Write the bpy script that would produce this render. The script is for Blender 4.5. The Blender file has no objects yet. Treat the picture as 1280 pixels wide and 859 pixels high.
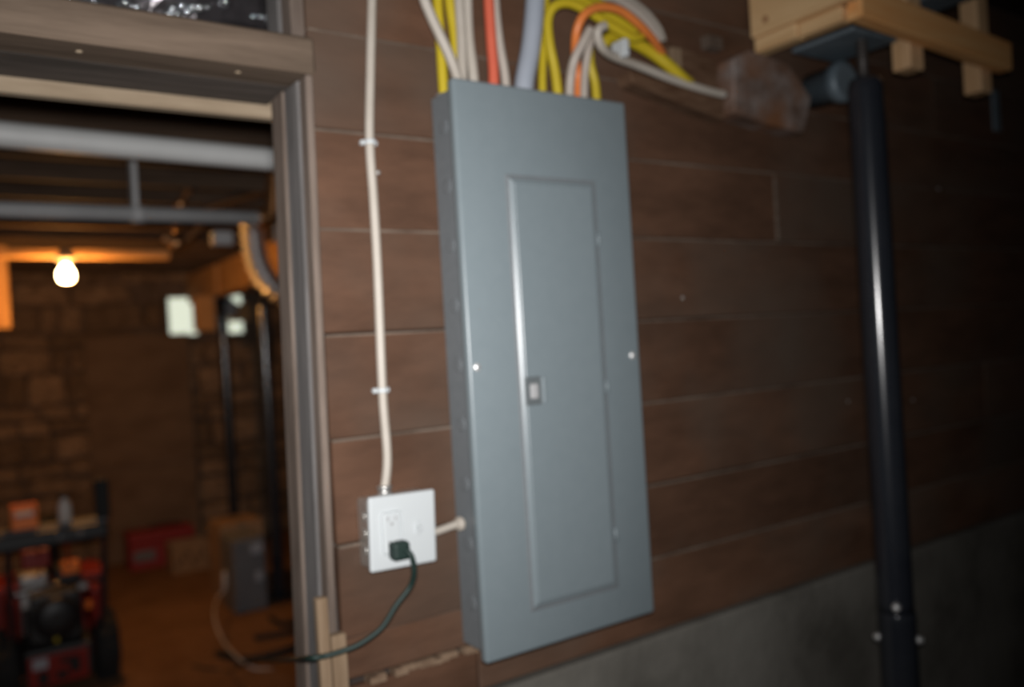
import bpy, bmesh, math, random
from mathutils import Vector, Matrix, noise
random.seed(7)
S = bpy.context.scene
C = S.collection
PI = math.pi

# ------------------------------------------------------------------ camera, light, exposure
def make_camera():
    yaw, pitch, roll = 0.5993, -0.0009, -0.0589
    f = Vector((math.sin(yaw)*math.cos(pitch), math.cos(yaw)*math.cos(pitch), math.sin(pitch)))
    r = Vector((math.cos(yaw), -math.sin(yaw), 0)); u = r.cross(f)
    r2 = r*math.cos(roll) + u*math.sin(roll); u2 = -r*math.sin(roll) + u*math.cos(roll)
    cam = bpy.data.cameras.new('camera'); o = bpy.data.objects.new('camera', cam); C.objects.link(o)
    m = Matrix((r2, u2, -f)).transposed().to_4x4(); m.translation = (-0.744, -1.3217, 1.6233)
    o.matrix_world = m
    cam.sensor_width = 36; cam.lens = 1053.8/1280*36; cam.clip_start = .02
    cam.dof.use_dof = True; cam.dof.focus_distance = 0.85; cam.dof.aperture_fstop = 2.3
    S.camera = o
    return o, r2, u2, f
cam_o, cam_r, cam_u, cam_f = make_camera()
w = bpy.data.worlds.new('world'); S.world = w; w.use_nodes = True
w.node_tree.nodes['Background'].inputs[0].default_value = (.5, .55, .62, 1)
w.node_tree.nodes['Background'].inputs[1].default_value = .012
fl = bpy.data.lights.new('camera_flash', 'AREA'); fl.shape = 'RECTANGLE'; fl.size = .07; fl.size_y = .045
fl.energy = 12.5; fl.spread = math.radians(100); fl.color = (1, .98, .97)
flo = bpy.data.objects.new('camera_flash', fl); C.objects.link(flo)
mm = cam_o.matrix_world.copy(); mm.translation = Vector((-0.744, -1.3217, 1.6233)) + cam_u*.05 - cam_f*.02
flo.matrix_world = mm @ Matrix.Rotation(math.radians(11), 4, 'Y')
S.view_settings.view_transform = 'Standard'; S.view_settings.look = 'None'
S.view_settings.gamma = 1; S.view_settings.use_curve_mapping = False
S.view_settings.exposure = 0

# ------------------------------------------------------------------ materials
MATS = {}
def mat(name, col, rough=.6, metal=0, col2=None, scale=4, stretch=(1,1,1), lo=.35, hi=.65, bump=0, bscale=None,
        col3=None, scale3=1.2, emit=None, estr=0, spec=.5, vary=0):
    m = bpy.data.materials.new(name); m.use_nodes = True; MATS[name] = m
    nt = m.node_tree; N = nt.nodes; L = nt.links; b = N['Principled BSDF']
    b.inputs['Roughness'].default_value = rough; b.inputs['Metallic'].default_value = metal
    b.inputs['Base Color'].default_value = (*col, 1)
    b.inputs['Specular IOR Level'].default_value = spec
    if emit: b.inputs['Emission Color'].default_value = (*emit, 1); b.inputs['Emission Strength'].default_value = estr
    if col2 is None and not bump: return m
    tc = N.new('ShaderNodeTexCoord'); oi = N.new('ShaderNodeObjectInfo')
    add = N.new('ShaderNodeVectorMath'); add.operation = 'ADD'
    mul = N.new('ShaderNodeMath'); mul.operation = 'MULTIPLY'; mul.inputs[1].default_value = 37.0
    L.new(oi.outputs['Random'], mul.inputs[0]); L.new(tc.outputs['Object'], add.inputs[0]); L.new(mul.outputs[0], add.inputs[1])
    mp = N.new('ShaderNodeMapping'); mp.inputs['Scale'].default_value = stretch; L.new(add.outputs[0], mp.inputs['Vector'])
    nz = N.new('ShaderNodeTexNoise'); nz.inputs['Scale'].default_value = scale; nz.inputs['Detail'].default_value = 6
    nz.inputs['Roughness'].default_value = .65; L.new(mp.outputs[0], nz.inputs['Vector'])
    out = None
    if col2 is not None:
        r = N.new('ShaderNodeValToRGB'); r.color_ramp.elements[0].position = lo; r.color_ramp.elements[1].position = hi
        r.color_ramp.elements[0].color = (*col, 1); r.color_ramp.elements[1].color = (*col2, 1)
        L.new(nz.outputs['Fac'], r.inputs['Fac']); out = r.outputs['Color']
    if col3 is not None:
        n3 = N.new('ShaderNodeTexNoise'); n3.inputs['Scale'].default_value = scale3; n3.inputs['Detail'].default_value = 3
        L.new(add.outputs[0], n3.inputs['Vector'])
        r3 = N.new('ShaderNodeValToRGB'); r3.color_ramp.elements[0].position = .45; r3.color_ramp.elements[1].position = .7
        L.new(n3.outputs['Fac'], r3.inputs['Fac'])
        mx = N.new('ShaderNodeMixRGB'); L.new(r3.outputs['Color'], mx.inputs['Fac'])
        L.new(out, mx.inputs['Color1']); mx.inputs['Color2'].default_value = (*col3, 1); out = mx.outputs['Color']
    if vary and out:
        hs = N.new('ShaderNodeHueSaturation'); mr = N.new('ShaderNodeMapRange')
        mr.inputs['To Min'].default_value = 1-vary; mr.inputs['To Max'].default_value = 1+vary
        L.new(oi.outputs['Random'], mr.inputs['Value']); L.new(mr.outputs[0], hs.inputs['Value'])
        L.new(out, hs.inputs['Color']); out = hs.outputs['Color']
    if out: L.new(out, b.inputs['Base Color'])
    if bump:
        bp = N.new('ShaderNodeBump'); bp.inputs['Strength'].default_value = bump; bp.inputs['Distance'].default_value = .01
        if bscale:
            nb = N.new('ShaderNodeTexNoise'); nb.inputs['Scale'].default_value = bscale; nb.inputs['Detail'].default_value = 5
            L.new(mp.outputs[0], nb.inputs['Vector']); L.new(nb.outputs['Fac'], bp.inputs['Height'])
        else: L.new(nz.outputs['Fac'], bp.inputs['Height'])
        L.new(bp.outputs[0], b.inputs['Normal'])
    return m

mat('plank', (.050,.024,.013), .75, col2=(.125,.062,.036), scale=5, stretch=(1.0,3.2,3.2), lo=.22, hi=.8, col3=(.09,.062,.045), scale3=2.2, bump=.3, vary=.16, spec=.25)
mat('plank_edge', (.075,.052,.038), .85, col2=(.155,.118,.092), scale=9, stretch=(1,4,4), spec=.2)
mat('splinter', (.09,.05,.03), .85, col2=(.30,.21,.14), scale=14, stretch=(.6,4,4), spec=.2)
mat('cavity', (.03,.022,.018), .9)
mat('wood_grey', (.10,.075,.06), .8, col2=(.18,.14,.115), scale=6, stretch=(6,6,.6), bump=.3, vary=.1, spec=.25)
mat('wood_blue_grey', (.10,.093,.090), .8, col2=(.165,.155,.150), scale=6, stretch=(6,6,.6), bump=.3, spec=.25)
mat('header_wood', (.085,.06,.042), .8, col2=(.145,.105,.076), scale=5, stretch=(.6,6,6), bump=.2, spec=.25)
mat('header_dark', (.06,.05,.042), .85, col2=(.11,.09,.078), scale=5, stretch=(.6,6,6), bump=.2, spec=.25)
mat('light_trim', (.22,.165,.11), .8, col2=(.34,.27,.19), scale=6, stretch=(.5,6,6), spec=.25)
mat('lath', (.16,.105,.062), .8, col2=(.26,.185,.12), scale=6, stretch=(6,6,.5), spec=.25)
mat('pine_x', (.78,.36,.12), .6, col2=(.85,.48,.2), scale=5, stretch=(.5,7,7), bump=.08, spec=.3)
mat('pine_y', (.62,.38,.18), .6, col2=(.78,.54,.29), scale=5, stretch=(7,.5,7), bump=.08, spec=.3)
mat('pine_z', (.60,.36,.18), .6, col2=(.76,.5,.28), scale=5, stretch=(7,7,.5), bump=.08, spec=.3)
mat('knot', (.28,.12,.05), .7, col2=(.4,.2,.09), scale=20)
mat('weathered', (.10,.062,.045), .85, col2=(.26,.225,.21), scale=11, bump=.4, col3=(.17,.075,.035), scale3=9, spec=.25)
mat('weathered_ledge', (.06,.027,.012), .85, col2=(.13,.075,.045), scale=9, stretch=(1,5,5), bump=.3, spec=.25)
mat('concrete', (.08,.074,.063), .92, col2=(.155,.145,.126), scale=3.5, bump=.25, bscale=30, col3=(.19,.18,.158), scale3=2.0, spec=.2)
mat('dirt_floor', (.16,.085,.045), .95, col2=(.24,.135,.075), scale=2.5, bump=.3, bscale=40, spec=.1)
mat('stone', (.12,.075,.045), .9, col2=(.30,.2,.125), scale=5, bump=.5, vary=.35, spec=.2)
mat('mortar', (.10,.07,.05), .95, col2=(.17,.12,.09), scale=9, bump=.4, spec=.1)
mat('joist', (.045,.028,.018), .85, col2=(.085,.055,.036), scale=5, stretch=(.5,5,5), bump=.2, vary=.2, spec=.2)
mat('subfloor', (.03,.02,.014), .9, col2=(.05,.034,.025), scale=5, stretch=(5,.6,5), spec=.1)
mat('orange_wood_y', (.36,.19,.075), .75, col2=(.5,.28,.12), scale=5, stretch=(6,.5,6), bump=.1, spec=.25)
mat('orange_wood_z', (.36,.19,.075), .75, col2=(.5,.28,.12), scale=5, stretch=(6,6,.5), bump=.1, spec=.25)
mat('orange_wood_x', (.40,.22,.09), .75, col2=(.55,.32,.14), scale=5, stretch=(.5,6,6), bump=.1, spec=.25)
mat('plywood', (.135,.085,.052), .8, col2=(.19,.125,.08), scale=3, stretch=(1,1,3), spec=.2)
mat('panel_grey', (.165,.2,.216), .33, col2=(.173,.208,.224), scale=40, spec=.45)
mat('panel_side', (.135,.15,.16), .55, col2=(.15,.165,.175), scale=60, bump=.06, bscale=180, spec=.4)  # cover grey taken darker: shade of the side face put into the colour
mat('zinc', (.55,.55,.53), .38, metal=.85, col2=(.68,.67,.64), scale=25)
mat('chrome', (.9,.9,.89), .42, metal=.75)
mat('latch_grey', (.36,.36,.365), .5)
mat('latch_dark', (.10,.115,.12), .6)
mat('white_plastic', (.50,.53,.54), .35)
mat('ivory', (.40,.36,.31), .45)
mat('slot', (.28,.28,.28), .6)
mat('white_sheath', (.37,.33,.28), .5, col2=(.42,.38,.33), scale=12)
mat('pale_sheath', (.36,.31,.27), .5, col2=(.41,.36,.31), scale=12)
mat('yellow_sheath', (.44,.33,.012), .45, col2=(.48,.37,.018), scale=12)
mat('red_sheath', (.54,.10,.055), .45, col2=(.58,.12,.065), scale=12)
mat('orange_sheath', (.62,.17,.04), .45, col2=(.66,.20,.045), scale=12)
mat('grey_sheath', (.29,.32,.37), .5, col2=(.32,.35,.40), scale=12)
mat('green_cord', (.007,.021,.017), .6)
mat('black_steel', (.018,.021,.028), .2, spec=.9, col2=(.024,.027,.034), scale=9)
mat('dark_steel', (.10,.135,.16), .5, metal=.15, col2=(.17,.21,.24), scale=7)
mat('screw_steel', (.10,.09,.085), .5, metal=.6)
mat('pvc_white', (.66,.67,.66), .45, col2=(.72,.73,.72), scale=6)
mat('pipe_grey', (.36,.365,.37), .5, col2=(.42,.425,.43), scale=6)
mat('copper', (.60,.30,.13), .35, metal=.9, col2=(.5,.24,.1), scale=14)
mat('foil', (.6,.6,.6), .36, metal=.8, col2=(.7,.7,.7), scale=15)
mat('sheet_foil', (.055,.05,.05), .22, metal=.6, col2=(.11,.10,.11), scale=4, bump=.5, bscale=14)
mat('bead', (.62,.66,.7), .12, metal=.9)
mat('bulb', (1,.9,.7), .3, emit=(1,.74,.36), estr=30)
mat('porcelain', (.7,.6,.48), .4)
mat('pane', (.5,.55,.5), .2, emit=(.80,.88,.72), estr=.85)
mat('window_frame', (.14,.10,.07), .7)
mat('red_paint', (.22,.013,.009), .38, col2=(.25,.018,.011), scale=8)
mat('orange_plastic', (.92,.20,.02), .4)
mat('red_case', (.26,.018,.016), .5)
mat('black_plastic', (.012,.012,.013), .45)
mat('engine_black', (.018,.018,.018), .5, col2=(.03,.03,.03), scale=20)
mat('rubber', (.014,.014,.014), .85)
mat('grey_metal', (.12,.125,.135), .55, col2=(.15,.155,.165), scale=7)
mat('pale_label', (.36,.38,.42), .5)
mat('cardboard', (.24,.145,.075), .9, col2=(.3,.185,.1), scale=6)
mat('carton_print', (.1,.06,.035), .9)
mat('aluminium', (.5,.5,.5), .4, metal=.8)
mat('bottle_white', (.55,.5,.46), .4)

# ------------------------------------------------------------------ geometry helpers (world coordinates)
def bm_box(bm, a, b, bev=0, seg=1, mtx=None):
    g = bmesh.ops.create_cube(bm, size=1)
    a, b = Vector(a), Vector(b)
    for v in g['verts']:
        v.co = Vector((a[i] + (b[i]-a[i])*(v.co[i]+.5) for i in range(3)))
    if bev:
        es = list({e for v in g['verts'] for e in v.link_edges})
        r = bmesh.ops.bevel(bm, geom=es, offset=bev, segments=seg, affect='EDGES', profile=.5)
        vs = {v for f in r['faces'] for v in f.verts} | {v for v in g['verts'] if v.is_valid}
    else: vs = set(g['verts'])
    if mtx is not None:
        for v in vs: v.co = mtx @ v.co
    return bm
def box(a, b, bev=0, seg=1, mtx=None):
    lo = tuple(min(a[i], b[i]) for i in range(3)); hi = tuple(max(a[i], b[i]) for i in range(3))
    return bm_box(bmesh.new(), lo, hi, bev, seg, mtx)
def smooth_path(pts, n=6):
    pts = [Vector(p) for p in pts]
    if len(pts) < 3: return pts
    out = []
    for i in range(len(pts)-1):
        p0 = pts[max(i-1,0)]; p1 = pts[i]; p2 = pts[i+1]; p3 = pts[min(i+2,len(pts)-1)]
        for k in range(n):
            t = k/n
            out.append(.5*((2*p1)+(p2-p0)*t+(2*p0-5*p1+4*p2-p3)*t*t+(3*p1-p0-3*p2+p3)*t**3))
    out.append(pts[-1]); return out
def bm_tube(bm, pts, r, seg=10, smooth=6, rfun=None, flat=1.0):
    P = smooth_path(pts, smooth) if smooth else [Vector(p) for p in pts]
    rings = []; nrm = None
    for i, p in enumerate(P):
        t = (P[min(i+1,len(P)-1)] - P[max(i-1,0)]).normalized()
        if nrm is None:
            a = Vector((0,1,0)) if abs(t.y) < .9 else Vector((1,0,0))
            nrm = (a - t*a.dot(t)).normalized()
        else: nrm = (nrm - t*nrm.dot(t)).normalized()
        bn = t.cross(nrm); rr = rfun(i/(len(P)-1)) if rfun else r
        rings.append([bm.verts.new(p + (nrm*math.cos(2*PI*k/seg)*flat + bn*math.sin(2*PI*k/seg))*rr) for k in range(seg)])
    for a, b in zip(rings, rings[1:]):
        for k in range(seg):
            f = bm.faces.new((a[k], a[(k+1)%seg], b[(k+1)%seg], b[k])); f.smooth = True
    bm.faces.new(rings[0][::-1]); bm.faces.new(rings[-1]); return bm
def tube(pts, r, seg=10, smooth=6, rfun=None, flat=1.0): return bm_tube(bmesh.new(), pts, r, seg, smooth, rfun, flat)
def lathe(prof, base, axis=(0,0,1), seg=24, smooth=True):
    """prof: (radius, height) pairs turned round an axis that starts at base"""
    bm = bmesh.new(); ax = Vector(axis).normalized(); base = Vector(base)
    a = Vector((1,0,0)) if abs(ax.x) < .9 else Vector((0,1,0)); e1 = (a-ax*a.dot(ax)).normalized(); e2 = ax.cross(e1)
    R_ = []
    for r, h in prof:
        R_.append([bm.verts.new(base+ax*h+(e1*math.cos(2*PI*k/seg)+e2*math.sin(2*PI*k/seg))*max(r,1e-4)) for k in range(seg)])
    for p, q in zip(R_, R_[1:]):
        for k in range(seg):
            f = bm.faces.new((p[k], p[(k+1)%seg], q[(k+1)%seg], q[k])); f.smooth = smooth
    bm.faces.new(R_[0][::-1]); bm.faces.new(R_[-1]); return bm
def prism(poly, d, axis='y', bev=0):
    """poly of 3D points extruded by vector d"""
    bm = bmesh.new(); d = Vector(d)
    v0 = [bm.verts.new(p) for p in poly]; v1 = [bm.verts.new(Vector(p)+d) for p in poly]; n = len(poly)
    bm.faces.new(v0); bm.faces.new(v1[::-1])
    for k in range(n): bm.faces.new((v0[k], v1[k], v1[(k+1)%n], v0[(k+1)%n]))
    bmesh.ops.recalc_face_normals(bm, faces=bm.faces)
    if bev: bmesh.ops.bevel(bm, geom=list(bm.edges), offset=bev, segments=1, affect='EDGES')
    return bm
def obj(name, bm, m, parent=None, shade=None):
    """link one mesh; the world-space shape is stored relative to its own centre"""
    bmesh.ops.recalc_face_normals(bm, faces=bm.faces)
    me = bpy.data.meshes.new(name)
    lo = Vector((1e9,)*3); hi = -lo
    for v in bm.verts:
        for i in range(3): lo[i] = min(lo[i], v.co[i]); hi[i] = max(hi[i], v.co[i])
    c = Vector(((lo.x+hi.x)/2, (lo.y+hi.y)/2, lo.z))
    for v in bm.verts: v.co -= c
    if shade is not None:
        for f in bm.faces: f.smooth = shade
    bm.to_mesh(me); bm.free()
    me.materials.append(MATS[m])
    o = bpy.data.objects.new(name, me); C.objects.link(o)
    if parent:
        o.parent = parent; o.location = c - wloc(parent)
    else: o.location = c
    return o
def wloc(o):
    v = Vector((0,0,0))
    while o: v += o.location; o = o.parent
    return v
def tag(o, label, cat, group=None):
    o['label'] = label; o['category'] = cat
    if group: o['group'] = group
    return o
def thing(name, label, cat, loc, group=None):
    o = bpy.data.objects.new(name, None); o.empty_display_size = .05; C.objects.link(o); o.location = loc
    return tag(o, label, cat, group)
def struct(o): o['kind'] = 'structure'; return o
def sempty(name, loc):
    o = bpy.data.objects.new(name, None); C.objects.link(o); o.location = loc; return struct(o)

# ------------------------------------------------------------------ the setting
struct(obj('floor', box((-3.2,-3.6,-.1), (5.2,6.6,0)), 'dirt_floor'))
ceil = struct(obj('ceiling', box((-3.2,-3.6,2.6), (5.2,6.6,2.65)), 'subfloor'))
jy = .42
while jy < 6.3:
    obj('joist', box((-3.1, jy, 2.38), (5.1, jy+.05, 2.6), .004), 'joist', ceil); jy += .41
jy = -.62
while jy > -3.5:
    obj('joist', box((-3.1, jy, 2.49), (5.1, jy+.05, 2.6), .004), 'joist', ceil); jy -= .41

# planked partition wall with its courses
wall = sempty('wall_front', (0, .09, 0))
obj('cavity_backing', box((-.195, .022, .97), (5.15, .2, 2.6)), 'cavity', wall)
courses = [(.992,1.148),(1.1495,1.304),(1.3055,1.479),(1.4805,1.654),(1.6555,1.830),(1.8315,1.997),(1.9985,2.161),(2.1625,2.331),(2.3325,2.501),(2.5025,2.598)]
cuts = [[.045,2.4],[2.9],[1.9,3.6],[2.6],[3.1],[.955,2.7],[3.3],[1.7,3.8],[2.5],[3.0]]
for (z0, z1), cu in zip(courses, cuts):
    xs = [-.214]+cu+[5.14]
    for i, (x0, x1) in enumerate(zip(xs, xs[1:])):
        dy = random.uniform(-.002,.002); lean = random.uniform(.002,.005)
        if z0 == .992 and i == 0:           # the short split plank beside the doorway
            parts = [(1.080, z1, dy), (z0, 1.066, dy+.004)]
        else: parts = [(z0, z1, dy)]
        for a, b, d in parts:
            bm = box((x0+.001, d, a), (x1-.001, .022, b), .0028)
            for v in bm.verts:
                if v.co.y < .015: v.co.y += lean*(.5-(v.co.z-a)/(b-a)) ; v.co.z += .0015*math.sin(v.co.x*3+a*20)
            pl = obj('plank', bm, 'plank', wall)
        ed = box((x0+.002, d-.0022, parts[0][1]-.0042), (x1-.002, .02, parts[0][1]+.001), .001)
        for v in ed.verts: v.co.z += .0015*math.sin(v.co.x*3+a*20)
        obj('plank_edge', ed, 'plank_edge', pl)
sp = bmesh.new()
for k in range(16):
    if k in (0,1,4,9,13): continue
    x = -.205 + k*.0155 + random.uniform(-.004,.004); l = random.uniform(.012,.035)
    bm_box(sp, (x, -.004-random.uniform(0,.004), 1.067+random.uniform(-.003,.003)), (x+l, .018, 1.076+random.uniform(-.003,.005)), .001)
sp = obj('splintered_edge', sp, 'splinter', wall)
obj('scuff_strip', box((.952,-.0045,1.836), (.962,.0,1.985), .001), 'plank_edge', wall)
for (x, z) in ((1.5,1.398), (1.2,1.42), (1.7,2.0), (.62,1.70), (-.1,1.93), (.02,1.72)):
    obj('nail_head', lathe([(.004,0),(.004,.0015),(.002,.0025)], (x,-.0015,z), (0,-1,0), 8), 'zinc', wall)
struct(obj('wall_foundation', box((-.22, -.012, 0), (5.15, .2, .988), .006), 'concrete'))
struct(obj('wall_right', box((5.15,-3.5,0), (5.25,6.5,2.6)), 'concrete'))
struct(obj('wall_left', box((-3.2,-3.5,0), (-3.1,6.5,2.6)), 'concrete'))
struct(obj('wall_behind', box((-3.1,-3.6,0), (5.15,-3.5,2.6)), 'concrete'))
wl = sempty('wall_front_left', (-2.2, .09, 0))
obj('cavity_backing', box((-3.1,.022,.97), (-1.32,.2,2.6)), 'cavity', wl)
obj('foundation_block', box((-3.1,-.012,0), (-1.32,.2,.97)), 'concrete', wl)
for z0, z1 in courses: obj('plank', box((-3.09,0,z0), (-1.321,.022,z1), .0028), 'plank', wl)

# doorway: jambs, header, trims
door = sempty('door_1', (-.7, .1, 0))
obj('header', box((-1.31,-.006,2.085), (-.203,.08,2.146), .005), 'header_wood', door)
obj('header_board', box((-1.29,.081,2.087), (-.214,.205,2.15), .004), 'header_dark', door)
obj('header_trim', box((-1.29,.206,2.064), (-.197,.232,2.10), .003), 'light_trim', door)
for s in (0, 1):
    f = (lambda x: x) if s == 0 else (lambda x: -1.526-x)
    def lean(bm):
        for v in bm.verts: v.co.x += (v.co.z-1.65)*.016*(1 if s == 0 else -1)
        return bm
    obj('jamb_board', lean(box((f(-.228),-.004,0), (f(-.215),.030,2.084), .003)), 'wood_grey', door)
    obj('jamb_board', lean(box((f(-.231),.031,0), (f(-.197),.095,2.084), .003)), 'wood_blue_grey', door)
    obj('jamb_board', lean(box((f(-.234),.096,0), (f(-.197),.155,2.084), .003)), 'wood_grey', door)
    obj('upper_post', box((f(-.234),.012,2.147), (f(-.2),.06,2.59), .004), 'wood_grey', door)
    obj('upper_post', box((f(-.238),.061,2.151), (f(-.2),.12,2.59), .004), 'wood_blue_grey', door)
obj('lath', box((-.262,-.022,.75), (-.243,-.005,1.232), .002), 'lath', door)
obj('lath', box((-.2415,-.024,.75), (-.216,-.0055,1.168), .002), 'lath', door)
for x in (-.32,-.55): obj('nail_head', lathe([(.005,0),(.005,.002),(.002,.003)], (x,.035,2.0853), (0,0,-1), 8), 'light_trim', door)

# far stone wall, its stones set proud of the mortar
far = struct(obj('wall_far', box((-3.1,6.42,0), (5.15,6.5,2.6)), 'mortar'))
temps = []
for k in range(8):
    bm = box((-.5,-.5,-.5), (.5,.5,.5), .16, 2)
    for v in bm.verts:
        n = noise.noise_vector(v.co*2.3 + Vector((k*9.1,0,0)))*.11
        v.co += n
    for f in bm.faces: f.smooth = True
    me = bpy.data.meshes.new('stone'); bm.to_mesh(me); bm.free(); me.materials.append(MATS['stone']); temps.append(me)
z = .02
while z < 2.33:
    h = random.uniform(.10,.26); x = -1.3 + random.uniform(0,.15)
    while x < 2.5:
        wd = random.uniform(.12,.5)
        blocked = any(x+wd > a and x < b and z+h > c and z < d for a,b,c,d in ((.9,1.2,1.83,2.22),(1.345,1.6,1.83,2.23)))
        if not blocked:
            o = bpy.data.objects.new('stone', random.choice(temps)); C.objects.link(o); o.parent = far
            o.location = Vector((x+wd/2, 6.415, z+h/2)) - wloc(far)
            o.scale = (wd*.96, .11, h*.95); o.rotation_euler = (0, random.uniform(-.12,.12), 0)
        x += wd+.012
    z += h+.012
for n, (x0, x1, z0, z1) in enumerate(((.93,1.17,1.86,2.185),(1.375,1.57,1.86,2.2))):
    wn = sempty('window_%d' % (n+1), ((x0+x1)/2, 6.4, z0))
    for a, b in (((x0-.03,z0-.03),(x1+.03,z0)), ((x0-.03,z1),(x1+.03,z1+.03)), ((x0-.03,z0),(x0,z1)), ((x1,z0),(x1+.03,z1))):
        obj('window_frame', box((a[0],6.335,a[1]), (b[0],6.419,b[1]), .003), 'window_frame', wn)
    obj('pane', box((x0,6.39,z0), (x1,6.396,z1)), 'pane', wn)

# ------------------------------------------------------------------ breaker panel
pn = thing('electrical_panel', 'large grey metal breaker panel with closed door on the plank wall', 'breaker panel', (.196,0,1.08))
bb = obj('back_box', box((.013,-.082,1.09), (.379,-.001,2.07), .002), 'panel_side', pn)
for k in range(9):
    z = 1.17+k*.105
    obj('knockout', lathe([(.013,0),(.013,.0012),(.011,.0016)], (.0132,-.042,z), (-1,0,0), 16), 'panel_side', bb)
cv = bmesh.new()
bm_box(cv, (0,-.1,1.08), (.392,-.079,2.08), .006, 3)
cv = obj('cover', cv, 'panel_grey', pn, shade=False)
for f in cv.data.polygons: f.use_smooth = True
# door pressed out of the cover: bevelled raised leaf inside a shallow frame
def leaf(x0,x1,z0,z1,y0,h,b):
    bm = bmesh.new()
    A = [(x0,y0,z0),(x1,y0,z0),(x1,y0,z1),(x0,y0,z1)]
    B = [(x0+b,y0-h,z0+b),(x1-b,y0-h,z0+b),(x1-b,y0-h,z1-b),(x0+b,y0-h,z1-b)]
    D = [(p[0],y0+.006,p[2]) for p in A]
    va = [bm.verts.new(p) for p in A]; vb = [bm.verts.new(p) for p in B]; vd = [bm.verts.new(p) for p in D]
    bm.faces.new(vb); bm.faces.new(vd)
    for k in range(4):
        bm.faces.new((va[k],va[(k+1)%4],vb[(k+1)%4],vb[k])); bm.faces.new((vd[k],vd[(k+1)%4],va[(k+1)%4],va[k]))
    bmesh.ops.recalc_face_normals(bm, faces=bm.faces)
    bmesh.ops.bevel(bm, geom=[e for e in bm.edges if all(abs(v.co.y-(y0-h))<1e-5 for v in e.verts)], offset=.0025, segments=3, affect='EDGES')
    return bm
dr = obj('door', leaf(.102,.297,1.153,1.915,-.1002,.006,.008), 'panel_grey', pn)
obj('door_reveal', leaf(.094,.305,1.145,1.923,-.0995,.0016,.003), 'panel_side', pn)
la = obj('latch', box((.108,-.1085,1.511), (.143,-.1055,1.561), .002), 'latch_dark', dr)
obj('latch_tab', box((.117,-.1125,1.522), (.134,-.1075,1.549), .003, 2), 'latch_grey', la)
obj('latch_strike', box((.146,-.1095,1.512), (.154,-.1055,1.560), .002), 'panel_grey', dr)
for z in (1.53, 1.81, 1.25):
    obj('hinge', lathe([(.0035,0),(.0035,.028)], (.3,-.1035,z-.014), (0,0,1), 10), 'panel_grey', dr)
for x in (.0155,.372):
    s = obj('screw', lathe([(.0075,0),(.0075,.0015),(.0055,.004),(.001,.005)], (x,-.0995,1.585), (0,-1,0), 16), 'chrome', pn)
    obj('screw_slot', box((x-.004,-.1046,1.5845), (x+.004,-.1035,1.5855)), 'latch_dark', s)

# ------------------------------------------------------------------ outlet box beside the door
ob = thing('outlet_box', 'white square outlet and switch plate on a surface metal box', 'outlet', (-.118,0,1.262))
xb = obj('back_box', box((-.176,-.046,1.266), (-.062,-.001,1.380), .004), 'zinc', ob)
for z in (1.295,1.323,1.351):
    obj('knockout', lathe([(.009,0),(.009,.001),(.007,.0016)], (-.176,-.024,z), (-1,0,0), 14), 'zinc', xb)
pt = Matrix.Translation((-.118,0,1.322)) @ Matrix.Rotation(.03,4,'Y') @ Matrix.Translation((.118,0,-1.322))
obj('cover_plate', box((-.179,-.055,1.262), (-.057,-.046,1.384), .004, 3, pt), 'white_plastic', ob)
rc = obj('receptacle', box((-.158,-.0585,1.288), (-.122,-.054,1.358), .006, 3), 'white_plastic', ob)
for z in (1.343,1.304):
    obj('slot', box((-.1485,-.0590,z), (-.1465,-.058,z+.008)), 'slot', rc)
    obj('slot', box((-.1345,-.0590,z), (-.1325,-.058,z+.007)), 'slot', rc)
    obj('slot', lathe([(.0025,0),(.0025,.0008)], (-.1405,-.0584,z-.005), (0,-1,0), 10), 'slot', rc)
sw = obj('switch_surround', box((-.098,-.0568,1.312), (-.087,-.054,1.336), .001), 'white_plastic', ob)
obj('toggle', box((-.0955,-.067,1.320), (-.0895,-.055,1.328), .0015, 1, Matrix.Translation((0,0,0))), 'white_plastic', sw)
obj('cable_connector', lathe([(.014,0),(.014,.004),(.011,.005),(.011,.012),(.013,.013),(.013,.017),(.009,.018)], (-.134,-.024,1.379), (0,0,1), 16), 'zinc', ob)
st = thing('conduit_stub', 'short beige conduit joining the white outlet plate to the grey panel', 'conduit', (-.03,-.03,1.30))
obj('conduit', tube([(-.0615,-.03,1.302),(-.03,-.03,1.306),(.012,-.03,1.312)], .0068, 12), 'white_sheath', st)
obj('collar', lathe([(.010,0),(.0125,.003),(.0125,.010),(.009,.013)], (-.002,-.03,1.3095), (1,0,0), 16), 'ivory', st)

# extension cord: plug, then down, round the jamb and onto the far floor
ec = thing('extension_cord', 'dark green extension cord plugged into the white outlet', 'cord', (-.14,-.06,1.29))
obj('plug', box((-.1515,-.084,1.281), (-.121,-.0595,1.311), .006, 3), 'green_cord', ec)
obj('cord', tube([(-.134,-.078,1.300),(-.126,-.092,1.290),(-.120,-.088,1.262),(-.122,-.075,1.235),(-0.1473,-0.0700,1.2080),(-0.1727,-0.0650,1.1764),(-0.2071,-0.0550,1.1565),(-0.2334,-0.0450,1.1490),(-0.2561,-0.0340,1.1442),(-0.2758,-0.0300,1.1450),(-0.2781,0.0000,1.1367),(-0.2618,0.0700,1.1118),(-0.2045,0.3000,1.0315),(0.0413,1.2000,0.7123),(0.2319,2.1000,0.4106),(0.4231,3.1201,0.0300),(0.3577,3.2726,0.0120),(0.2968,3.3887,0.0120)], .0046, 10), 'green_cord', ec)

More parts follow.
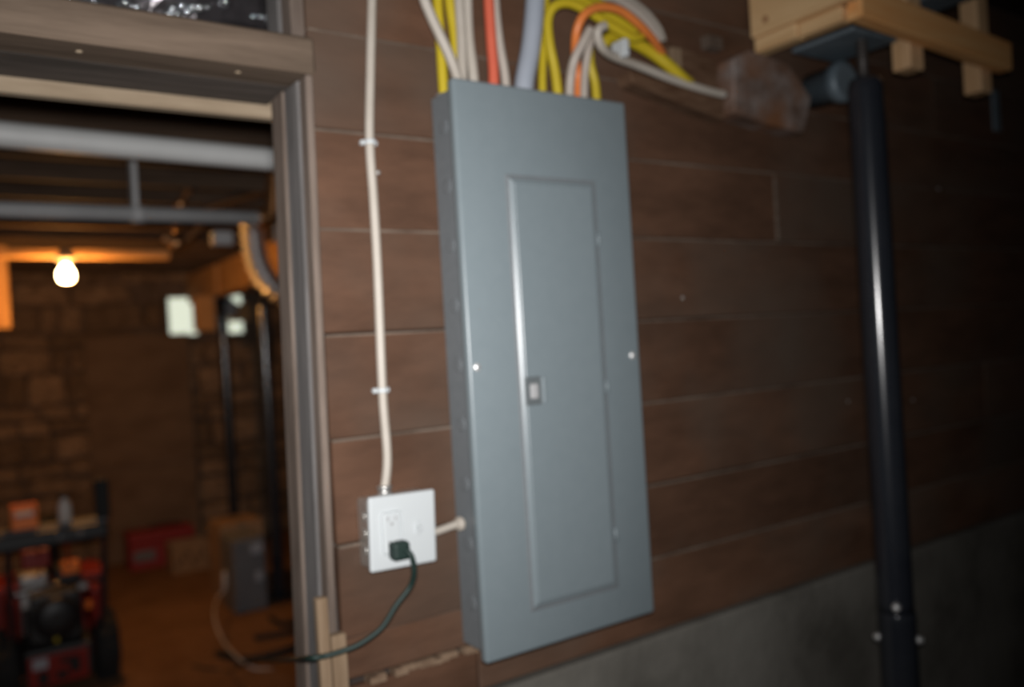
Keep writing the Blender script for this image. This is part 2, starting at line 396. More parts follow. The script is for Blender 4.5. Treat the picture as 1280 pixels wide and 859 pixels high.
# long white cable dropping to the outlet, two clips
wc = thing('white_cable', 'long white cable clipped to the planks above the outlet', 'cable', (-.13,-.012,1.39))
obj('sheath', tube([(-0.0907,-0.0120,2.3082),(-0.0976,-0.0120,2.2243),(-0.1086,-0.0120,2.0992),(-0.1176,-0.0120,1.9822),(-0.1168,-0.0120,1.8800),(-0.1172,-0.0120,1.7572),(-0.1213,-0.0120,1.5556),(-0.1225,-0.0180,1.4445),(-.134,-.024,1.39)], .0078, 12), 'white_sheath', wc)
for c in ((-0.1171,-0.0120,1.9781), (-0.1213,-0.0120,1.5556)):
    bm = bmesh.new(); bm_tube(bm, [(c[0],c[1],c[2]-.004),(c[0],c[1],c[2]+.004)], .0105, 14, 0)
    bm_box(bm, (c[0]-.015,-.010,c[2]-.004), (c[0]+.015,-.0015,c[2]+.004), .001)
    obj('cable_clip', bm, 'white_plastic', wc)

# ------------------------------------------------------------------ cables over the panel
def cable(name, label, pts, m, r=.0083, flat=1.0, clamp=True, group='cables above the breaker panel'):
    root = thing(name, label, 'cable', pts[0], group)
    r *= 1.14
    obj('sheath', tube(pts, r, 12, 6, None, flat), m, root)
    if clamp:
        p = pts[0]
        obj('connector', lathe([(r*1.6,0),(r*1.6,.004),(r*1.25,.005)], (p[0],p[1],2.0695), (0,0,1), 14), 'zinc', root)
    return root
cable('yellow_cable', 'yellow cable entering the rear left corner of the panel top', [(0.0283,-0.0220,2.0695),(0.0279,-0.0220,2.1144),(0.0278,-0.0220,2.1860),(0.0268,-0.0220,2.2432),(0.0303,-0.0220,2.3442)], 'yellow_sheath')
cable('white_cable', 'white cable slanting in front of the yellow ones, leftmost on the panel', [(0.0367,-0.0600,2.0695),(0.0342,-0.0600,2.0968),(0.0218,-0.0600,2.1302),(0.0049,-0.0600,2.1640),(-0.0119,-0.0600,2.1973),(-0.0251,-0.0600,2.2335),(-0.0398,-0.0600,2.3127)], 'white_sheath')
cable('yellow_cable', 'second yellow cable from the left, between white cables', [(0.0462,-0.0400,2.0695),(0.0485,-0.0400,2.1332),(0.0457,-0.0400,2.1899),(0.0408,-0.0400,2.2391),(0.0377,-0.0400,2.3382)], 'yellow_sheath')
cable('white_cable', 'straight white cable just right of the second yellow cable', [(0.0466,-0.0550,2.0695),(0.0498,-0.0550,2.1145),(0.0521,-0.0550,2.1717),(0.0515,-0.0550,2.2355),(0.0517,-0.0550,2.3349)], 'white_sheath')
cable('white_cable', 'white cable third of the white ones left of the red cable', [(0.0733,-0.0550,2.0695),(0.0717,-0.0550,2.1175),(0.0672,-0.0550,2.1740),(0.0683,-0.0550,2.2385),(0.0719,-0.0550,2.3393)], 'white_sheath')
cable('red_cable', 'red cable standing alone left of centre over the panel', [(0.1127,-0.0550,2.0695),(0.1160,-0.0550,2.1162),(0.1149,-0.0550,2.1742),(0.1148,-0.0550,2.2469),(0.1185,-0.0550,2.3495)], 'red_sheath', .0088)
cable('white_cable', 'white cable hugging the right side of the red cable', [(0.1461,-0.0500,2.0695),(0.1441,-0.0500,2.1185),(0.1360,-0.0500,2.1791),(0.1323,-0.0500,2.2519),(0.1361,-0.0500,2.3554)], 'pale_sheath', .0072)
cable('grey_cable', 'thick pale grey service cable at the middle of the panel top', [(0.1786,-0.0550,2.0695),(0.1851,-0.0550,2.1105),(0.2048,-0.0550,2.1806),(0.2203,-0.0550,2.2660),(0.2319,-0.0550,2.3743)], 'grey_sheath', .0165)
cable('yellow_cable', 'yellow cable half hidden behind the thick grey cable', [(0.2426,-0.0300,2.0695),(0.2459,-0.0300,2.1332),(0.2549,-0.0300,2.2041),(0.2646,-0.0300,2.2833),(0.2767,-0.0300,2.3947)], 'yellow_sheath', .007)
cable('yellow_cable', 'yellow cable looping down right of the thick grey cable', [(0.2632,-0.0550,2.0695),(0.2580,-0.0550,2.1351),(0.2485,-0.0550,2.1872),(0.2480,-0.0550,2.2329),(0.2599,-0.0620,2.2584),(0.2911,-0.0700,2.2671),(0.3368,-0.0760,2.2545),(0.3891,-0.0780,2.2358),(0.4392,-0.0800,2.2208),(0.4677,-0.0780,2.2276)], 'yellow_sheath')
cable('yellow_cable', 'yellow cable topmost of the bundle looping over the panel', [(0.5291,-0.0240,2.2484),(0.5173,-0.0240,2.2737),(0.4770,-0.0250,2.2902),(0.4187,-0.0250,2.2999),(0.3625,-0.0250,2.3093),(0.3169,-0.0250,2.3263),(0.3006,-0.0250,2.4020)], 'yellow_sheath', .0115, clamp=False)
cable('yellow_cable', 'yellow cable in the middle of the looping bundle', [(0.4761,-0.0540,2.2468),(0.4238,-0.0530,2.2647),(0.3730,-0.0520,2.2788),(0.3190,-0.0520,2.2913),(0.2805,-0.0520,2.3027),(0.2632,-0.0520,2.3824)], 'yellow_sheath', .010, clamp=False)
cable('orange_cable', 'orange cable arching over the yellow bundle', [(0.3124,-0.0500,2.0695),(0.3170,-0.0500,2.1366),(0.2979,-0.0700,2.1744),(0.2866,-0.0920,2.2067),(0.2984,-0.1040,2.2348),(0.3357,-0.1060,2.2543),(0.3887,-0.1040,2.2581),(0.4415,-0.0980,2.2423),(0.4897,-0.0850,2.2254),(0.5319,-0.0660,2.2116),(0.5565,-0.0500,2.2067)], 'orange_sheath', .0075)
cable('white_cable', 'white cable bending left in front of the orange cable', [(0.2777,-0.0680,2.0695),(0.2778,-0.0750,2.1165),(0.2765,-0.0920,2.1492),(0.2904,-0.1040,2.1806),(0.3067,-0.1080,2.2075)], 'pale_sheath', .0078)
cable('white_cable', 'white cable rising just right of the orange cable', [(0.3157,-0.0650,2.0695),(0.3226,-0.0650,2.1329),(0.3283,-0.0720,2.1782),(0.3393,-0.0740,2.2119)], 'pale_sheath', .007)
cable('yellow_cable', 'short yellow cable nearest the right corner of the panel top', [(0.3673,-0.0450,2.0695),(0.3653,-0.0450,2.1284),(0.3559,-0.0450,2.1670),(0.3554,-0.0450,2.2146)], 'yellow_sheath', .0078)
cable('white_cable', 'white cable arching highest over the orange cable', [(0.5851,-0.0200,2.2549),(0.5709,-0.0220,2.2796),(0.5328,-0.0250,2.3065),(0.4817,-0.0300,2.3226),(0.4386,-0.0300,2.3345),(0.3987,-0.0300,2.3726),(0.3924,-0.0300,2.4281)], 'white_sheath', .0085, clamp=False)
cable('white_cable', 'white cable lying along the inside of the highest arch', [(0.5552,-0.0400,2.2437),(0.5315,-0.0450,2.2688),(0.4897,-0.0480,2.2925),(0.4341,-0.0500,2.3082),(0.3877,-0.0500,2.3126),(0.3393,-0.0500,2.3525),(0.3231,-0.0500,2.4042)], 'pale_sheath', .0085, clamp=False)
cable('yellow_cable', 'yellow cable running right onto the weathered ledge', [(0.3874,-0.0460,2.2096),(0.4231,-0.0460,2.2313),(0.4690,-0.0480,2.2279),(0.5182,-0.0540,2.2101),(0.5570,-0.0620,2.1862),(0.5910,-0.0640,2.1647),(0.6207,-0.0580,2.1565)], 'yellow_sheath', .0115, clamp=False)
wl_ = cable('white_cable', 'white cable running right along the ledge to the rusty block', [(0.3398,-0.1120,2.2176),(0.3252,-0.1120,2.2092),(0.3237,-0.1080,2.1966),(0.3411,-0.1000,2.1789),(0.3843,-0.0850,2.1728),(0.4662,-0.0700,2.1697),(0.5599,-0.0660,2.1568),(0.6579,-0.0640,2.1473),(0.7238,-0.0640,2.1437)], 'white_sheath', .0078, clamp=False)
c = (0.4007,-0.0700,2.1879)
obj('cable_clip', box((c[0]-.007,-.105,c[2]-.017), (c[0]+.007,-.066,c[2]+.018), .003, 2), 'white_plastic', wl_)

# ------------------------------------------------------------------ ledge, block and bracket right of the panel
lg = thing('ledge_board', 'broken weathered board under the white cable right of the panel', 'board', (0.6490,0.0000,2.1321))
obj('board', prism([(0.4582,-0.0450,2.1680),(0.5858,-0.0450,2.1576),(0.7451,-0.0450,2.1416),(0.7412,-0.0450,2.0962),(0.6018,-0.0450,2.1183),(0.4695,-0.0450,2.1430)], (0,.044,0), bev=.003), 'weathered_ledge', lg)
obj('backing_board', prism([(0.5952,-0.0200,2.2599),(0.7600,-0.0200,2.2342),(0.7530,-0.0200,2.1530),(0.6029,-0.0200,2.1774)], (0,.019,0), bev=.002), 'weathered_ledge', lg)
obj('cleat', prism([(0.5980,-0.0350,2.2415),(0.6272,-0.0350,2.2424),(0.6250,-0.0350,2.1863),(0.5985,-0.0350,2.1898)], (0,.014,0), bev=.002), 'lath', lg)
bk = thing('rusty_block', 'weathered rust-stained block on the wall by the pine frame', 'block', (0.9502,0.0000,2.1462))
obj('face_block', prism([(0.7650,-0.0600,2.2333),(0.8241,-0.0600,2.2600),(0.9544,-0.0600,2.2489),(1.0418,-0.0600,2.1754),(1.0057,-0.0600,2.0864),(0.8710,-0.0600,2.0963),(0.7570,-0.0600,2.1102)], (0,.059,0), bev=.004), 'weathered', bk)
obj('bracket', prism([(0.7222,-0.0300,2.2906),(0.7669,-0.0300,2.2904),(0.7697,-0.0300,2.2616),(0.7250,-0.0300,2.2622)], (0,.028,0), bev=.002), 'plank_edge', bk)

# ------------------------------------------------------------------ steel jack post
jp = thing('jack_post', 'black steel jack post with bolts standing before the plank wall', 'post', (1.05,-.2,0))
obj('base_plate', box((.96,-.29,0), (1.14,-.11,.012), .003), 'black_steel', jp)
obj('lower_tube', lathe([(.0405,.012),(.0405,.03),(.0405,.94),(.0405,.955),(.039,.958)], (1.047,-.2,0), (0,0,1), 32), 'black_steel', jp)
obj('tube', lathe([(.0385,.9585),(.0385,.98),(.0385,2.15),(.0385,2.165),(.034,2.178),(.02,2.184)], (1.045,-.2,0), (0,0,1), 32), 'black_steel', jp)
bm = tube([(1.04,-.2,2.18),(1.04,-.2,2.275)], .011, 14, 0); sc = obj('screw_rod', bm, 'screw_steel', jp)
for k in range(9): obj('thread', lathe([(.0105,0),(.0135,.003),(.0105,.006)], (1.04,-.2,2.19+k*.009), (0,0,1), 14), 'screw_steel', sc)
obj('head_plate', box((.958,-.234,2.268), (1.13,-.07,2.2785), .003), 'dark_steel', jp)
def bolt(c, ax):
    o = obj('bolt', lathe([(.010,0),(.010,.006),(.0075,.007),(.0075,.012),(.004,.0135)], c, ax, 12), 'chrome', jp)
bolt((1.0135,-.2205,.977), (-.848,-.53,0)); bolt((1.068,-.2335,.893), (.53,-.848,0)); bolt((1.026,-.1665,.893), (-.53,.848,0))

# ------------------------------------------------------------------ pine frame hung at the ceiling
pf = thing('pine_frame', 'new pine lumber frame hung from the ceiling over the black post', 'wood frame', (1.2,-.15,2.28))
sag = Matrix.Translation((.93,-.25,2.28)) @ Matrix.Rotation(.045,4,'Y') @ Matrix.Translation((-.93,.25,-2.28))
obj('front_rail', box((.928,-.275,2.28), (1.585,-.238,2.352), .003, 1, sag), 'pine_x', pf)
sb = obj('side_board', box((.896,-.272,2.315), (.927,-.004,2.56), .003), 'pine_y', pf)
obj('knot', lathe([(.009,0),(.008,.0006)], (.8962,-.05,2.345), (-1,0,0), 12), 'knot', sb)
obj('lower_ledger', box((.905,-.125,2.279), (.945,-.006,2.314), .003), 'pine_y', pf)
obj('lower_block', box((.912,-.237,2.2795), (.948,-.127,2.314), .003), 'pine_y', pf)
obj('hanger', box((1.175,-.236,2.215), (1.235,-.19,2.5), .003), 'pine_z', pf)
obj('hanger', box((1.50,-.236,2.198), (1.555,-.19,2.5), .003), 'pine_z', pf)
obj('back_rail', box((.95,-.04,2.40), (1.6,-.003,2.48), .003), 'pine_x', pf)
tag(obj('steel_beam', box((1.28,-1.6,2.40), (1.40,-.05,2.488), .004), 'dark_steel'), 'dark steel beam crossing above the pine frame at the ceiling', 'beam')
tag(obj('drain_pipe', lathe([(.045,0),(.045,.07),(.05,.072),(.05,.10),(.04,.102)], (1.125,-.001,2.215), (0,-1,0), 24), 'dark_steel'), 'dark pipe stub coming out of the wall behind the black post', 'pipe')
tag(obj('steel_strap', box((2.035,-.012,2.2), (2.075,-.002,2.33), .002), 'dark_steel'), 'faint dark metal strap on the wall right of the pine frame', 'strap')

# ------------------------------------------------------------------ pipes and services past the doorway
pp = thing('white_pipe', 'thick white plastic pipe running across below the joists', 'pipe', (0,1.5,2.30))
obj('pipe', tube([(-1.6,1.5,2.335),(-.5,1.5,2.31),(.256,1.5,2.297),(1.6,1.5,2.27)], .0375, 24, 0), 'pvc_white', pp)
obj('hanger_strap', box((.66,1.46,2.33), (.68,1.54,2.38), .002), 'zinc', pp)
gp = thing('grey_pipe', 'thinner grey pipe running across below the white pipe', 'pipe', (0,2,2.18))
obj('pipe', tube([(-1.6,2,2.174),(.34,2,2.178)], .028, 20, 0), 'pipe_grey', gp)
obj('elbow', tube([(.34,2,2.178),(.375,2,2.185),(.40,2,2.21),(.42,2,2.39)], .031, 18), 'copper', gp)
obj('coupling', lathe([(.032,0),(.032,.05)], (-.13,2,2.1765), (1,0,0), 18), 'pipe_grey', gp)
obj('hanger_strap', box((-.125,1.97,2.2), (-.105,2.03,2.385), .002), 'pipe_grey', gp)
cp = thing('copper_pipe', 'short copper pipe bend between the two long pipes', 'pipe', (0.1866,2.6000,2.3114))
obj('pipe', tube([(0.2829,2.6000,2.6056),(0.2777,2.6000,2.5146),(0.2665,2.6000,2.4414),(0.2217,2.6000,2.3848),(0.1913,2.6000,2.3331),(0.1718,2.6000,2.2894),(0.1785,2.6500,2.2110)], .014, 12), 'copper', cp)
obj('elbow', lathe([(.014,-.02),(.022,-.015),(.022,.02),(.014,.025)], (0.1913,2.6000,2.3331), (-.4,0,-1), 14), 'copper', cp)
cq = thing('copper_pipe', 'brown copper pipe sagging under the grey pipe', 'pipe', (0.2021,2.7000,2.1821))
obj('pipe', tube([(0.1300,2.7000,2.1915),(0.1701,2.7000,2.1705),(0.2119,2.7000,2.1713),(0.2564,2.7000,2.2090),(0.2949,2.7000,2.2582),(0.3204,2.7000,2.3261),(.66,2.7,2.45),(.68,2.7,2.6)], .017, 12), 'copper', cq)
obj('elbow', lathe([(.017,-.03),(.024,-.025),(.024,.025),(.017,.03)], (0.1907,2.7000,2.1672), (1,0,.1), 14), 'copper', cq)
jb = thing('junction_box', 'small grey junction box on the joist beside the duct', 'junction box', (0.3992,2.8000,2.2149))
obj('body', box((0.3762,2.8500,2.2406), (0.4671,2.7800,2.1750), .004), 'pipe_grey', jb)
obj('conduit_riser', box((.70,2.86,2.2), (.73,2.879,2.5), .002), 'pipe_grey', jb)
obj('cover_screw', lathe([(.008,0),(.006,.004)], (0.3710,2.7800,2.2077), (0,-1,0), 10), 'bead', jb)
# corrugated duct
P = smooth_path([(.78,3.52,2.6),(.78,3.52,2.5),(0.8064,3.5200,2.4618),(0.7998,3.5200,2.3505),(0.8068,3.5200,2.2349),(0.8372,3.5200,2.1191),(0.9071,3.5200,2.0253),(1.0138,3.5200,1.9576)], 24)
tag(obj('flexible_duct', tube(P, .06, 20, 0, lambda t: .067+.009*math.cos(t*2*PI*18)), 'foil'), 'corrugated foil duct curving down behind the doorway jamb', 'duct')
# beam over the doorway sight line, posts
gd = thing('girder', 'orange-lit timber girder running back over the far post', 'beam', (1.14,4,2.12))
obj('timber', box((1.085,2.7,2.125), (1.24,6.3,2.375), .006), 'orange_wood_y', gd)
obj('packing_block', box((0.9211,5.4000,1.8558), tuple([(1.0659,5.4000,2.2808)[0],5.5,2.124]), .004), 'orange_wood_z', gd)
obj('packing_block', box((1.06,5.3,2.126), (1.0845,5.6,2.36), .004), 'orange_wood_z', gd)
for lbl, x, y in (('thin black steel post under the girder in the far room', 1.205, 5.7), ('black steel post half hidden behind the doorway jamb', 1.10, 4.35)):
    q = thing('steel_post', lbl, 'post', (x,y,0), 'steel posts under the girder')
    obj('base_plate', box((x-.09,y-.09,0), (x+.09,y+.09,.012), .002), 'black_steel', q)
    obj('tube', lathe([(.042,.012),(.042,.03),(.042,1.96),(.042,1.98),(.03,2.0),(.03,2.10)], (x,y,0), (0,0,1), 20), 'black_steel', q)
    obj('head_plate', box((x-.07,y-.07,2.10), (x+.07,y+.07,2.124), .002), 'black_steel', q)
# board carrying the lamp, and the lamp
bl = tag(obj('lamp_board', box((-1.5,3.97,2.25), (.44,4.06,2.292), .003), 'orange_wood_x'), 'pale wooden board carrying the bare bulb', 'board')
lp = thing('bare_bulb', 'glowing bare bulb in a porcelain socket', 'lamp', (-.117,4.0,2.12))
obj('socket', lathe([(.022,0),(.03,.015),(.05,.03),(.05,.042)], (-.117,4.0,2.208), (0,0,1), 20), 'porcelain', lp)
bu = obj('bulb', lathe([(.004,0),(.024,.004),(.039,.018),(.044,.04),(.04,.062),(.026,.085),(.018,.101)], (-.117,4.0,2.108), (0,0,1), 24), 'bulb', lp)
ld = bpy.data.lights.new('bulb_light', 'POINT'); ld.energy = 29; ld.color = (1,.42,.09); ld.shadow_soft_size = .06
lo_ = bpy.data.objects.new('bulb_light', ld); C.objects.link(lo_); lo_.location = (-.117,3.93,2.05)
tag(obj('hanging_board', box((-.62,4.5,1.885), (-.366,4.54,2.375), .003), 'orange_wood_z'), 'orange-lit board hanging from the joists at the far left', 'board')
rf = thing('round_float', 'round grey ball hanging before the second small window', 'ball', (1.3832,6.1000,1.9936))
obj('ball', lathe([(.01,0),(.05,.012),(.07,.045),(.074,.075),(.066,.11),(.04,.135),(.01,.142)], (1.3832,6.1000,1.9936), (0,0,1), 20), 'pipe_grey', rf)
q = (1.3917,6.1000,2.1397); obj('string', tube([q,(q[0],q[1],2.6)], .004, 6, 0), 'black_plastic', rf)
tag(obj('window_shutter', box((1.4309,6.3000,1.9609), (1.6290,6.3340,2.1161), .003), 'orange_wood_z'), 'brown board covering part of the second small window', 'board')

# foil faced sheet in the joist bay above the header, beads added for its glints
bm = bmesh.new(); nx, nz = 90, 16; g = {}
for i in range(nx+1):
    for k in range(nz+1):
        x = -1.5 + i*2.3/nx; z = 2.16 + k*.43/nz
        d = noise.fractal(Vector((x*5,z*7,1.7)), 1, 2, 4)*.07
        g[i,k] = bm.verts.new((x, .36+d*.6, z))
for i in range(nx):
    for k in range(nz): bm.faces.new((g[i,k],g[i+1,k],g[i+1,k+1],g[i,k+1]))
so = obj('foil_sheet', bm, 'sheet_foil', None)
sol = so.modifiers.new('thickness','SOLIDIFY'); sol.thickness = .004
tag(so, 'crumpled dark foil sheet in the joist bay above the door header', 'foil sheet')
blob = lathe([(.002,0),(.008,.003),(.011,.009),(.009,.015),(.003,.019)], (0,0,0), (0,0,1), 10)
bo = obj('bead', blob, 'bead'); bead_mesh = bo.data; bpy.data.objects.remove(bo)
BEADS = [(-0.559,0.313,2.260),(-0.541,0.302,2.254),(-0.536,0.309,2.254),(-0.528,0.316,2.257),(-0.518,0.322,2.267),(-0.512,0.330,2.266),(-0.505,0.323,2.264),(-0.501,0.321,2.263),(-0.492,0.330,2.277),(-0.486,0.331,2.270),(-0.482,0.314,2.262),(-0.434,0.333,2.272),(-0.432,0.305,2.267),(-0.427,0.315,2.260),(-0.416,0.318,2.271),(-0.409,0.320,2.273),(-0.359,0.324,2.266),(-0.349,0.335,2.273),(-0.344,0.330,2.281),(-0.339,0.320,2.269),(-0.330,0.329,2.283),(-0.334,0.302,2.279),(-0.324,0.303,2.271),(-0.314,0.305,2.282),(-0.302,0.331,2.288),(-0.302,0.302,2.280),(-0.280,0.331,2.298),(-0.246,0.335,2.309),(-0.248,0.321,2.310),(-0.197,0.314,2.288),(-0.188,0.301,2.285),(-0.166,0.334,2.298),(-0.162,0.316,2.292),(-0.162,0.321,2.285),(-0.150,0.333,2.291),(-0.144,0.325,2.292),(-0.134,0.334,2.299),(-0.137,0.300,2.283),(-0.129,0.301,2.284)]
for k, p in enumerate(BEADS):
    o = bpy.data.objects.new('glint_bead', bead_mesh); C.objects.link(o); o.parent = so  # shiny balls added to stand for bright glints on the foil
    o.location = Vector(p)-so.location; s = random.uniform(.5,1.0); o.scale = (s,s,s)

# ------------------------------------------------------------------ things on the far floor
dl = thing('leaning_door', 'plain brown wooden door leaning on the stone wall', 'door', (.66,6.3,0))
tm = Matrix.Translation((.66,6.33,0)) @ Matrix.Rotation(-.012,4,'X') @ Matrix.Translation((-.66,-6.33,0))
obj('leaf', box((.25,6.26,.0), (1.07,6.3,1.87), .004, 1, tm), 'plywood', dl)
obj('cross_rail', box((.27,6.245,.78), (1.05,6.2595,.86), .003, 1, tm), 'plywood', dl)
tc = thing('red_toolbox', 'red metal toolbox on the floor before the leaning door', 'toolbox', (.72,6.0,0))
obj('body', box((.435,5.88,0), (.925,6.12,.20), .008, 2), 'red_case', tc)
obj('lid', box((.43,5.875,.203), (.93,6.125,.29), .012, 2), 'red_case', tc)
obj('label_strip', box((.46,5.872,.07), (.62,5.8795,.15), .001), 'grey_metal', tc)
obj('handle', tube([(.62,6.0,.288),(.63,6.0,.315),(.82,6.0,.315),(.83,6.0,.288)], .008, 8), 'black_plastic', tc)
cb = thing('open_carton', 'brown cardboard carton in front of the red toolbox', 'box', (.80,5.6,0))
x0,x1,y0,y1,h = .67,.98,5.52,5.74,.22
for a, b in (((x0,y0,0),(x1,y0+.006,h)), ((x0,y1-.006,0),(x1,y1,h)), ((x0,y0+.006,0),(x0+.006,y1-.006,h)), ((x1-.006,y0+.006,0),(x1,y1-.006,h))):
    obj('side', box(a, b), 'cardboard', cb)
obj('bottom', box((x0+.006,y0+.006,0),(x1-.006,y1-.006,.006)), 'cardboard', cb)
for k in range(7):
    xx = x0+.03+k*.038
    obj('print_mark', box((xx,y0-.0012,.05+.04*(k%3)), (xx+.026,y0-.0002,.09+.04*(k%3))), 'carton_print', cb)
gb = thing('grey_cabinet', 'small grey metal cabinet standing on the far floor', 'cabinet', (.87,4.25,0))
obj('body', box((.745,4.14,0), (.955,4.42,.47), .006), 'grey_metal', gb)
gd_ = obj('front_panel', box((.755,4.13,.012), (.945,4.1395,.458), .003), 'grey_metal', gb)
obj('label', box((.86,4.126,.37), (.935,4.1298,.43), .001), 'pale_label', gd_)
obj('label', box((.88,4.126,.19), (.925,4.1298,.25), .001), 'pale_label', gd_)
cc = thing('tall_carton', 'brown carton standing behind the small grey cabinet', 'box', (.94,4.6,0))
obj('body', box((.76,4.45,0), (1.05,4.75,.52), .004), 'cardboard', cc)
obj('tape', box((.88,4.448,.3), (.93,4.752,.5215)), 'lath', cc)
wh = thing('lamp_flex', 'thin white cord curling on the floor by the grey cabinet', 'cord', (0.6436,3.9991,0.2000))
obj('plug', lathe([(.008,0),(.014,.02),(.014,.1),(.006,.12)], (0.6753,4.1000,0.1819), (.05,0,1), 12), 'bottle_white', wh)
obj('cord', tube([(0.6753,4.1000,0.1819),(0.6162,4.0500,0.1556),(0.4996,3.6825,0.1600),(0.4750,3.4730,0.1000),(0.4731,3.2723,0.0750),(0.4930,3.1449,0.0500),(0.5433,3.1135,0.0080),(0.6144,3.0473,0.0080)], .006, 8), 'bottle_white', wh)
tag(obj('black_hose', tube([(0.6853,3.5674,0.0150),(0.7697,3.5405,0.0150),(0.8478,3.5201,0.0150),(0.9565,3.5274,0.0150)], .016, 10), 'rubber'), 'short black hose on the floor in front of the grey cabinet', 'hose')
tag(obj('black_hose', tube([(0.4509,3.4648,0.0200),(0.5173,3.2754,0.0200),(0.6487,3.2139,0.0200),(0.8532,3.2481,0.0200)], .018, 10), 'rubber'), 'longer black hose on the floor nearest the doorway', 'hose')
tag(obj('black_hose', tube([(0.8771,3.8640,0.0200),(0.8879,3.6906,0.0200),(0.9825,3.6780,0.0200),(1.0841,3.7869,0.0200)], .015, 10), 'rubber'), 'black hose curled against the base of the grey cabinet', 'hose')

# ------------------------------------------------------------------ snow blower seen from its handles
bx, by = -.31, 3.6
sn = thing('snow_blower', 'red and black snow blower with its handlebar towards the doorway', 'snow blower', (bx,by,0))
def sbx(name, a, b, m, par=sn, bev=.006, seg=2): return obj(name, box((bx+a[0],by+a[1],a[2]), (bx+b[0],by+b[1],b[2]), bev, seg), m, par)
for s in (-1,1):
    cx = bx+s*.225
    wh_ = obj('wheel', lathe([(.10,-.055),(.145,-.055),(.165,-.045),(.17,-.02),(.17,.02),(.165,.045),(.145,.055),(.10,.055)], (cx,by,.17), (1,0,0), 28), 'rubber', sn)
    obj('rim', lathe([(.03,-.058),(.1,-.05),(.1,.05),(.03,.058)], (cx,by,.17), (1,0,0), 20), 'red_paint', wh_)
    tr = bmesh.new()
    for k in range(18):
        a = 2*PI*k/18; mt = Matrix.Translation((cx,by,.17)) @ Matrix.Rotation(a,4,'X')
        bm_box(tr, (-.05,-.012,.16), (.05,.012,.18), .003, 1, mt @ Matrix.Rotation(.4*(1 if k%2 else -1),4,'Z'))
    obj('tread', tr, 'rubber', wh_)
sbx('chassis', (-.155,-.15,.08), (.155,.25,.25), 'engine_black', bev=.015)
sbx('rear_plate', (-.14,-.172,.075), (.125,-.151,.225), 'red_paint', bev=.004)
sbx('label', (-.12,-.176,.165), (-.055,-.1725,.215), 'pale_label', bev=.001, seg=1)
for a, b in (((-.10,-.186,.09),(-.055,-.173,.15)), ((-.02,-.186,.10),(.03,-.173,.135)), ((.04,-.184,.12),(.085,-.173,.19)), ((.0,-.182,.17),(.07,-.173,.195))):
    sbx('linkage', a, b, 'black_plastic', bev=.003, seg=1)
sbx('side_shroud', (.16,-.08,.26), (.215,.2,.50), 'red_paint', bev=.03, seg=3)
sbx('side_shroud', (-.215,-.08,.26), (-.16,.2,.50), 'red_paint', bev=.03, seg=3)
en = sbx('engine', (-.13,-.12,.255), (.12,.2,.52), 'engine_black', bev=.03, seg=3)
obj('recoil_cover', lathe([(.105,0),(.105,.03),(.08,.045),(.03,.05)], (bx,by-.12,.39), (0,-1,0), 28), 'black_plastic', en)
for k in range(6): obj('cooling_fin', box((bx-.14,by+.0,.30+k*.03), (bx+.13,by+.19,.308+k*.03), .001), 'aluminium', en)
sbx('muffler', (-.15,-.02,.53), (-.02,.14,.60), 'aluminium', bev=.015)
sbx('air_cleaner', (.01,-.06,.53), (.13,.12,.62), 'engine_black', bev=.02)
sbx('carburetor', (-.155,-.14,.46), (-.115,-.1,.54), 'aluminium', bev=.008)
sbx('fuel_cap', (.10,-.13,.50), (.15,-.09,.54), 'aluminium', bev=.008)
sbx('oil_filler', (-.02,-.165,.275), (.0,-.12,.30), 'yellow_sheath', bev=.004)
sbx('throttle_knob', (.13,-.135,.40), (.16,-.10,.44), 'orange_plastic', bev=.006)
for s in (-1,1):
    obj('handle_tube', tube([(bx+s*.15,by+.05,.22),(bx+s*.19,by-.18,.33),(bx+s*.20,by-.24,.45),(bx+s*.205,by-.30,.68),(bx+s*.2,by-.36,.82)], .014, 12), 'black_steel', sn)
obj('cross_tube', tube([(bx-.2,by-.24,.56),(bx,by-.245,.58),(bx+.2,by-.24,.56)], .011, 10), 'black_steel', sn)
ds = sbx('dash_panel', (-.40,-.42,.80), (.215,-.28,.875), 'black_plastic', bev=.012)
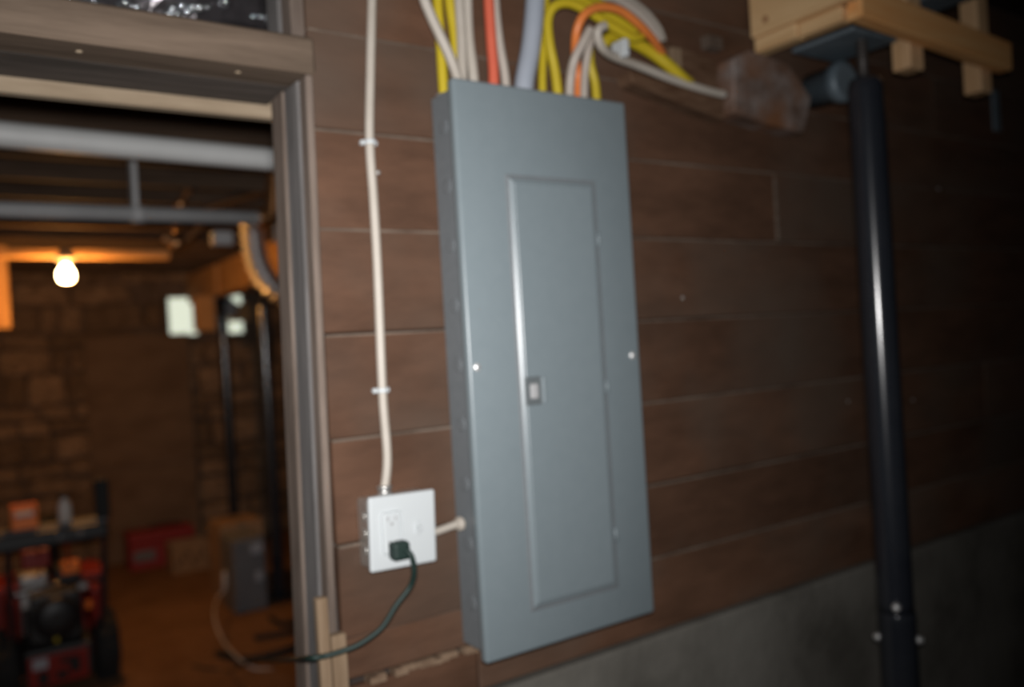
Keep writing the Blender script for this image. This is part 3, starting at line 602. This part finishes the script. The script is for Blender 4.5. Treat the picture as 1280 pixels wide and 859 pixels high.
sbx('dash_top', (-.40,-.40,.8755), (.215,-.27,.888), 'grey_metal', ds, bev=.004)
for x in (.005,.09): obj('dash_knob', lathe([(.014,0),(.014,.012),(.009,.02)], (bx+x,by-.42,.84), (0,-1,0), 14), 'grey_metal', ds)
for gx in (-.36,.2): sbx('grip', (gx-.03,-.40,.889), (gx+.03,-.34,1.08), 'rubber', bev=.012)
for x in (-.08,.04): obj('shift_lever', tube([(bx+x,by-.33,.80),(bx+x+.01,by-.25,.66),(bx+x,by-.1,.6)], .007, 8), 'red_paint', sn)
sbx('battery_pack', (-.15,-.30,.68), (-.03,-.24,.77), 'red_paint', bev=.01)
sbx('gear_box', (.02,-.26,.62), (.10,-.21,.68), 'orange_plastic', bev=.008)
sbx('auger_housing', (-.3,.30,.03), (.3,.62,.5), 'red_paint', bev=.03)
obj('chute', lathe([(.09,0),(.085,.1),(.08,.25),(.10,.32)], (bx,by+.4,.5), (0,0,1), 20), 'black_plastic', sn)
ot = thing('orange_box', 'bright orange open box on the snow blower dash', 'box', (bx-.13,by-.33,.89))
obj('base', box((bx-.185,by-.385,.889), (bx-.075,by-.29,.945), .006, 2), 'orange_plastic', ot)
obj('rear_wall', box((bx-.185,by-.305,.9455), (bx-.075,by-.29,1.0), .003), 'orange_plastic', ot)
for s in (-.185,-.087): obj('side_wall', box((bx+s,by-.385,.9455), (bx+s+.012,by-.306,1.0), .002), 'orange_plastic', ot)
obj('rim_bar', box((bx-.172,by-.385,.985), (bx-.088,by-.375,1.0), .002), 'orange_plastic', ot)
obj('contents', box((bx-.17,by-.37,.946), (bx-.09,by-.31,.968), .004), 'bottle_white', ot)
bt = thing('white_bottle', 'white bottle with dark cap on the snow blower dash', 'bottle', (bx+.04,by-.34,.89))
obj('body', lathe([(.026,0),(.03,.005),(.03,.07),(.024,.095),(.011,.112),(.011,.12)], (bx+.04,by-.34,.889), (0,0,1), 20), 'bottle_white', bt)
obj('cap', lathe([(.013,.1205),(.013,.138),(.009,.145)], (bx+.04,by-.34,.889), (0,0,1), 14), 'black_plastic', bt)
